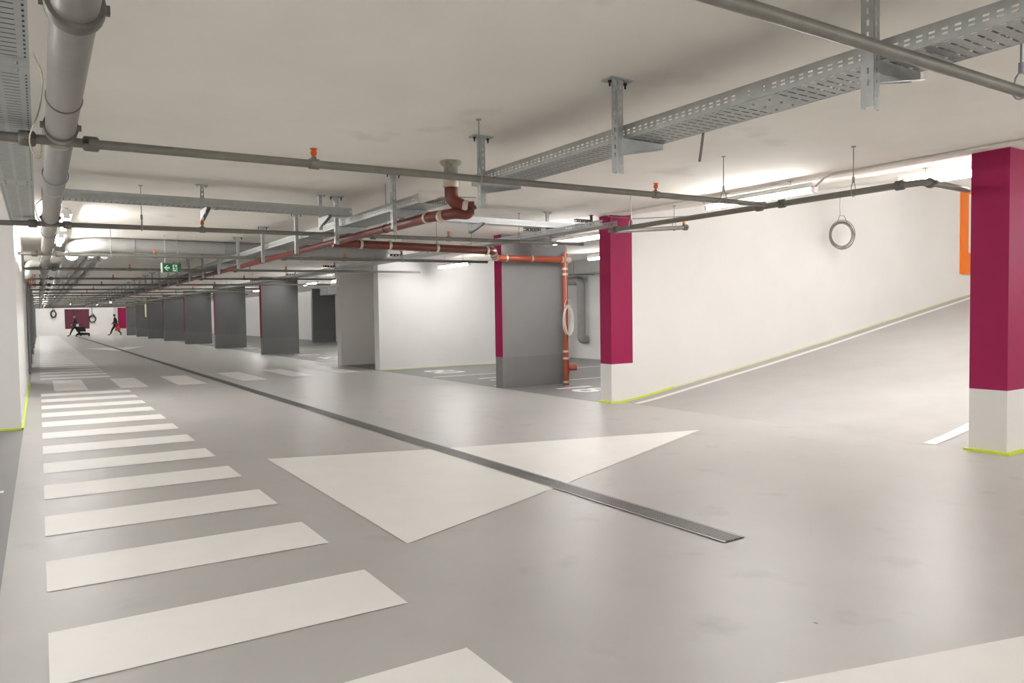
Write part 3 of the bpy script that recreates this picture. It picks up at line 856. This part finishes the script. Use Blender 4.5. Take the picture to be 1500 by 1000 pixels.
t = thing('insulated_elbow', (-.15, 20.0, 2.50), 'thick white insulated pipe bending down beside the white wall at left', 'pipe')
b = MB(); b.tube(arc_pts([(.35, 0, .08), (0, 0, .08), (0, 0, -.22), (-.6, 0, -.22)], rad=.1), .075, 16); b.build('pipe_body', 'white_insulation', t)
b = MB(); b.cyl((.2, 0, .15), (.2, 0, .2), .006, 6); b.build('hanger_rod', 'galv_dark', t)
for i in range(5):
    zz = 2.18 + .045 * i
    conduit([(-.9, 20.6 + .1 * i, zz), (-.17 + .03 * i, 20.6 + .1 * i, zz), (-.17 + .03 * i, 25 + i, zz)],
            'thin copper coloured pipe below the white elbow, %s from the floor' % ['lowest', 'second', 'third', 'fourth', 'highest'][i], r=.014, m='copper', name='copper_pipe', cat='pipe')
# rectangular duct and bent pipe at the back of the right bays
for (ya, yb, lb) in ((8.7, 16.8, 'rectangular grey duct along the back wall behind the magenta wall end'), (19.7, 37.9, 'rectangular grey duct along the back wall behind the beige pillar')):
    t = thing('rectangular_duct', (12.85, ya, 2.50), lb, 'duct')
    b = MB(); b.box(-.35, .35, 0, yb - ya, -.16, .197)
    b.build('duct_body', 'duct', t)
    y = 1.0
    while y < yb - ya:
        b = MB(); b.box(-.37, .37, y - .015, y + .015, -.18, .197); b.build('duct_flange', 'galv_dark', t); y += 1.6
t = thing('bent_pipe', (13.2, 16.0, 2.2), 'thick grey pipe bending down the back wall seen right of the grey pillar', 'pipe')
b = MB(); b.tube(arc_pts([(-.05, 1.6, 0), (-.05, .6, 0), (-.05, .6, -1.72), (.15, .6, -1.72)], rad=.15), .12, 18); b.build('pipe_body', 'duct', t)

# ------------------------------------------------------------------ cable coils
def coil(loc, r, axis, label, m='cable_grey', drop=.4, n=7, wr=.006, squash=1.0, toplen=None):
    t = thing('cable_coil', loc, label, 'cable coil')
    rnd = random.Random(int(abs(loc[0] * 100) + abs(loc[1] * 10)))
    b = MB()
    for k in range(n):
        rr = r * (.78 + .22 * rnd.random()); ox = rnd.uniform(-.14, .14) * r; oz = rnd.uniform(-.08, .08) * r; tl = rnd.uniform(-.1, .1) * r
        pts = []
        for i in range(28):
            a = 2 * math.pi * i / 28
            u = rr * math.cos(a) * squash + ox; v = rr * math.sin(a) * (1.12) + oz; w_ = tl * math.sin(a) + k * wr * .8 * (1 if k % 2 else -1) * .5
            pts.append((u, w_, v) if axis == 'y' else (w_, u, v))
        b.tube(pts, wr, 6, closed=True)
    b.build('windings', m, t)
    b = MB(); b.tube([(-.3 * r, 0, r * 1.0), (-.15 * r, 0, r * 1.5), (0.2 * r, 0, r * 1.5), (.45 * r, 0, r * .95)], wr, 6)
    b.tube([(-.1 * r, 0, r * 1.5), (-.14 * r, 0, r * 1.5 + drop * .5), (-.1 * r, 0, r * 1.5 + drop)], wr * .7, 6)
    b.build('lead', m, t)
    return t
coil((12.35, 7.95, 2.62), .235, 'y', 'coil of thin cable hanging on the white ramp wall', drop=.36, wr=.0065).rotation_euler = (0, 0, -.6)
coil((8.19, 10.74, 1.14), .25, 'y', 'coil of white cable hanging on the orange downpipe', m='cable_white', drop=1.0, wr=.0045, squash=.40)
coil((1.15, 79.86, 1.75), .30, 'y', 'dark cable coil on the end wall left of the maroon field', m='rubber', drop=.4, wr=.03, n=4, squash=.7)
coil((4.3, 79.82, 1.25), .32, 'y', 'dark cable coil on the end wall right of the maroon field', m='rubber', drop=1.0, wr=.035, n=4)
coil((6.5, 9.2, 2.38), .10, 'y', 'small loose cable loop hanging above the grey pillar', drop=.17, wr=.004, n=2)
def wire(pts, label, r=.004, m='cable_grey', n=5):
    conduit(arc_pts(pts, n, .08), label, r, m, 'loose_cable', 'cable', 6)
wire([(.02, 4.5, 2.66), (.06, 4.3, 2.50), (.04, 4.45, 2.36), (-.02, 4.55, 2.22), (.03, 4.62, 2.12), (.05, 4.65, 2.25), (-.02, 4.7, 2.32)], 'thin loose wire looped beside the big pipe and left tray', .004, 'clamp')
wire([(.10, 8.1, 2.45), (.0, 8.3, 2.38), (.02, 8.4, 2.28), (.06, 8.6, 2.22)], 'thin dark wire hanging from the left end of the cross tray')
wire([(3.3, 6.9, 2.46), (3.25, 6.5, 2.36), (3.22, 6.2, 2.40), (3.45, 5.9, 2.37)], 'pale cable hanging from the tray onto the red elbow', .006, 'clamp')

# ------------------------------------------------------------------ exit sign
t = thing('exit_sign', (1.93, 13.6, 2.14), 'green emergency exit sign with white arrow and running figure above the aisle', 'sign')
b = MB(); b.box(-.145, .145, .0, .05, -.075, .075); b.box(-.165, -.145, -.004, .054, -.08, .085); b.build('sign_box', 'lamp_body', t)
b = MB(); b.box(-.145, .145, -.006, -.0005, -.075, .075); gp = b.build('green_panel', 'sign_green', t)
b = MB()
def flat(pts): b.prism([(x, -.0075, z) for x, z in pts], (0, -.002, 0))
flat([(-.125, 0), (-.075, .045), (-.055, .045), (-.09, .013), (-.035, .013), (-.035, -.013), (-.09, -.013), (-.055, -.045), (-.075, -.045)])
b.build('arrow_symbol', 'sign_white', gp)['label'] = 'white left pointing arrow'
b = MB(); flat([(.012, .055), (.082, .055), (.082, -.058), (.012, -.058)]); b.build('door_symbol', 'sign_white', gp)['label'] = 'white doorway panel'
b = MB()
def flat2(pts): b.prism([(x, -.0100, z) for x, z in pts], (0, -.002, 0))
flat2([(.040 + .010 * math.cos(a), .036 + .010 * math.sin(a)) for a in [i * math.pi / 5 for i in range(10)]])
flat2([(.036, .024), (.056, .024), (.062, -.006), (.046, -.010)])
flat2([(.040, .022), (.022, .006), (.026, .000), (.044, .014)])
flat2([(.055, .022), (.076, .010), (.074, .002), (.054, .010)])
flat2([(.048, -.006), (.036, -.026), (.016, -.030), (.016, -.038), (.042, -.035), (.056, -.010)])
flat2([(.054, -.008), (.066, -.026), (.078, -.048), (.070, -.052), (.056, -.030), (.046, -.012)])
b.build('running_figure', 'sign_green', gp)['label'] = 'green running figure'
for s in (-.1, .1):
    b = MB(); b.cyl((s, .025, .075), (s, .025, CH - 2.14), .004, 6); b.build('hanger_rod', 'galv_dark', t)

# ------------------------------------------------------------------ orange sign on the ramp wall
t = thing('wall_sign', (18.2, 8.2, 2.93), 'tall orange sign board on the ramp wall, half hidden by the magenta wall end', 'sign')
b = MB(); b.box(-1.05, 1.05, -.04, 0, -.93, .93); b.build('board', 'orange', t)
b = MB()
b.box(-.74, -.62, -.043, -.04, -.45, .85)
b.build('white_band', 'paper', t)['label'] = 'narrow white band on the orange board'
# yellow strips
b = MB(); b.box(-.05, .05, -.01, .01, -1.35, 0)
tag(b.build('hanging_strip', 'tape_pale', loc=(6.75, 61.0, 2.3 + .4)), 'pale yellow strip hanging before the far dark pillars', 'strip')
b = MB(); b.box(-.02, .02, -.03, .03, -.12, 0)
tag(b.build('hanging_strip', 'tape', loc=(-.235, 18.585, 2.06)), 'small yellow strip beside the end of the white left wall', 'strip')

# ------------------------------------------------------------------ people
def person(loc, h, heading, label, top_m, bag):
    root = thing('person', loc, label, 'person')
    root.rotation_euler = (0, 0, heading)
    k = h / 1.78
    # skeleton: faces +x, mid stride
    J = {'pelvis': (0, 0, .95, .14), 'waist': (.01, 0, 1.12, .13), 'chest': (.03, 0, 1.36, .16), 'neckb': (.04, 0, 1.50, .07), 'neck': (.06, 0, 1.56, .055), 'head': (.08, 0, 1.66, .085), 'top': (.08, 0, 1.74, .06),
         'hipL': (.02, .09, .90, .10), 'kneeL': (.27, .10, .52, .065), 'ankL': (.42, .10, .12, .045), 'toeL': (.60, .10, .07, .035),
         'hipR': (-.02, -.09, .90, .10), 'kneeR': (-.10, -.10, .50, .065), 'ankR': (-.42, -.10, .18, .045), 'toeR': (-.30, -.10, .04, .035),
         'shL': (.03, .18, 1.44, .065), 'elL': (-.10, .22, 1.18, .045), 'wrL': (-.04, .22, .93, .032), 'haL': (-.01, .22, .84, .03),
         'shR': (.03, -.18, 1.44, .065), 'elR': (.08, -.23, 1.18, .045), 'wrR': (.24, -.22, .98, .032), 'haR': (.30, -.22, .91, .03)}
    E_ = [('pelvis', 'waist'), ('waist', 'chest'), ('chest', 'neckb'), ('neckb', 'neck'), ('neck', 'head'), ('head', 'top'), ('pelvis', 'hipL'), ('hipL', 'kneeL'), ('kneeL', 'ankL'), ('ankL', 'toeL'),
          ('pelvis', 'hipR'), ('hipR', 'kneeR'), ('kneeR', 'ankR'), ('ankR', 'toeR'), ('chest', 'shL'), ('shL', 'elL'), ('elL', 'wrL'), ('wrL', 'haL'), ('chest', 'shR'), ('shR', 'elR'), ('elR', 'wrR'), ('wrR', 'haR')]
    def skinmesh(name, names, edges, scale_r, m, rootn, parent):
        me = bpy.data.meshes.new(name)
        idx = {n_: i for i, n_ in enumerate(names)}
        me.from_pydata([(J[n_][0] * k, J[n_][1] * k, J[n_][2] * k) for n_ in names], [(idx[a], idx[c]) for a, c in edges], [])
        me.materials.append(M[m])
        o = bpy.data.objects.new(name, me); COL.objects.link(o); o.parent = parent
        sk = o.modifiers.new('skin', 'SKIN')
        if not me.skin_vertices: 
            bpy.context.view_layer.objects.active = o
            me.attributes
        for i, n_ in enumerate(names):
            r = J[n_][3] * k * scale_r.get(n_, scale_r.get('*', 1))
            me.skin_vertices[0].data[i].radius = (r, r)
            me.skin_vertices[0].data[i].use_root = (n_ == rootn)
        ss = o.modifiers.new('sub', 'SUBSURF'); ss.levels = 2; ss.render_levels = 2
        return o
    bd = skinmesh('body', list(J), E_, {'*': 1.0}, 'skin', 'pelvis', root)
    tn = ['pelvis', 'waist', 'chest', 'neckb', 'shL', 'elL', 'wrL', 'shR', 'elR', 'wrR']
    skinmesh('coat', tn, [e for e in E_ if e[0] in tn and e[1] in tn], {'*': 1.18, 'pelvis': 1.45}, top_m, 'chest', root)
    ln = ['pelvis', 'hipL', 'kneeL', 'ankL', 'hipR', 'kneeR', 'ankR']
    skinmesh('trousers', ln, [e for e in E_ if e[0] in ln and e[1] in ln], {'*': 1.14}, 'black_cloth', 'pelvis', root)
    for s in ('L', 'R'):
        skinmesh('shoe', ['ank' + s, 'toe' + s], [('ank' + s, 'toe' + s)], {'*': 1.25}, 'rubber', 'ank' + s, root)
    b = MB(); b.ball((.065 * k, 0, 1.695 * k), .105 * k, 12, 8, (1.0, .85, .95)); b.build('hair', 'hair', bd)
    b = MB()
    b.ball((.165 * k, 0, 1.65 * k), .018 * k, 6, 4); b.build('nose', 'skin', bd)
    return root
p1 = person((5.55, 71.6, fz(5.55, 71.6)), 1.86, math.pi, 'person in dark coat walking left with a red bag near the magenta field', 'black_cloth', None)
p2 = person((2.55, 71.0, fz(2.55, 71.0)), 1.86, math.pi, 'person in dark blue coat walking left before the maroon field', 'blue_cloth', None)
def bag(name, loc, sx, sy, sz, m, label, cat):
    t = thing(name, loc, label, cat)
    b = MB()
    b.prism([(-sx, -sy, -sz), (sx, -sy, -sz), (sx * .85, -sy, sz), (-sx * .85, -sy, sz)], (0, 2 * sy, 0))
    b.build('bag_body', m, t)
    b = MB(); b.tube(arc_pts([(-sx * .5, 0, sz), (-sx * .4, 0, sz + .16), (sx * .4, 0, sz + .16), (sx * .5, 0, sz)], rad=.08), .015, 8); b.build('handle', m, t)
    return t
zf = fz(5.5, 71.6)
bag('handbag', (5.68, 71.33, zf + .62), .20, .09, .19, 'red_bag', 'orange red shopping bag carried by the right hand person', 'bag')
zf = fz(2.7, 71)
bag('shoulder_bag', (2.95, 70.85, zf + .62), .33, .12, .2, 'black_cloth', 'large black bag carried by the left hand person', 'bag')
b = MB(); b.prism([(-.1, 0, -.1), (.1, 0, -.1), (.08, 0, .12), (-.08, 0, .12)], (0, .02, 0))
tag(b.build('paper_sheet', 'paper', loc=(2.68, 70.66, zf + .95)), 'white sheet held at the side of the left hand person', 'paper')
t = thing('trolley_case', (3.1, 71.2, zf), 'low black wheeled case behind the left hand person', 'suitcase')
b = MB(); b.prism([(-.6, -.15, .12), (.5, -.15, .12), (.45, -.15, .30), (-.35, -.15, .36)], (0, .3, 0)); b.build('case_body', 'black_cloth', t)
for s in (-.5, .4):
    b = MB(); b.cyl((s, -.13, .06), (s, .13, .06), .06, 12); b.build('wheel', 'rubber', t)
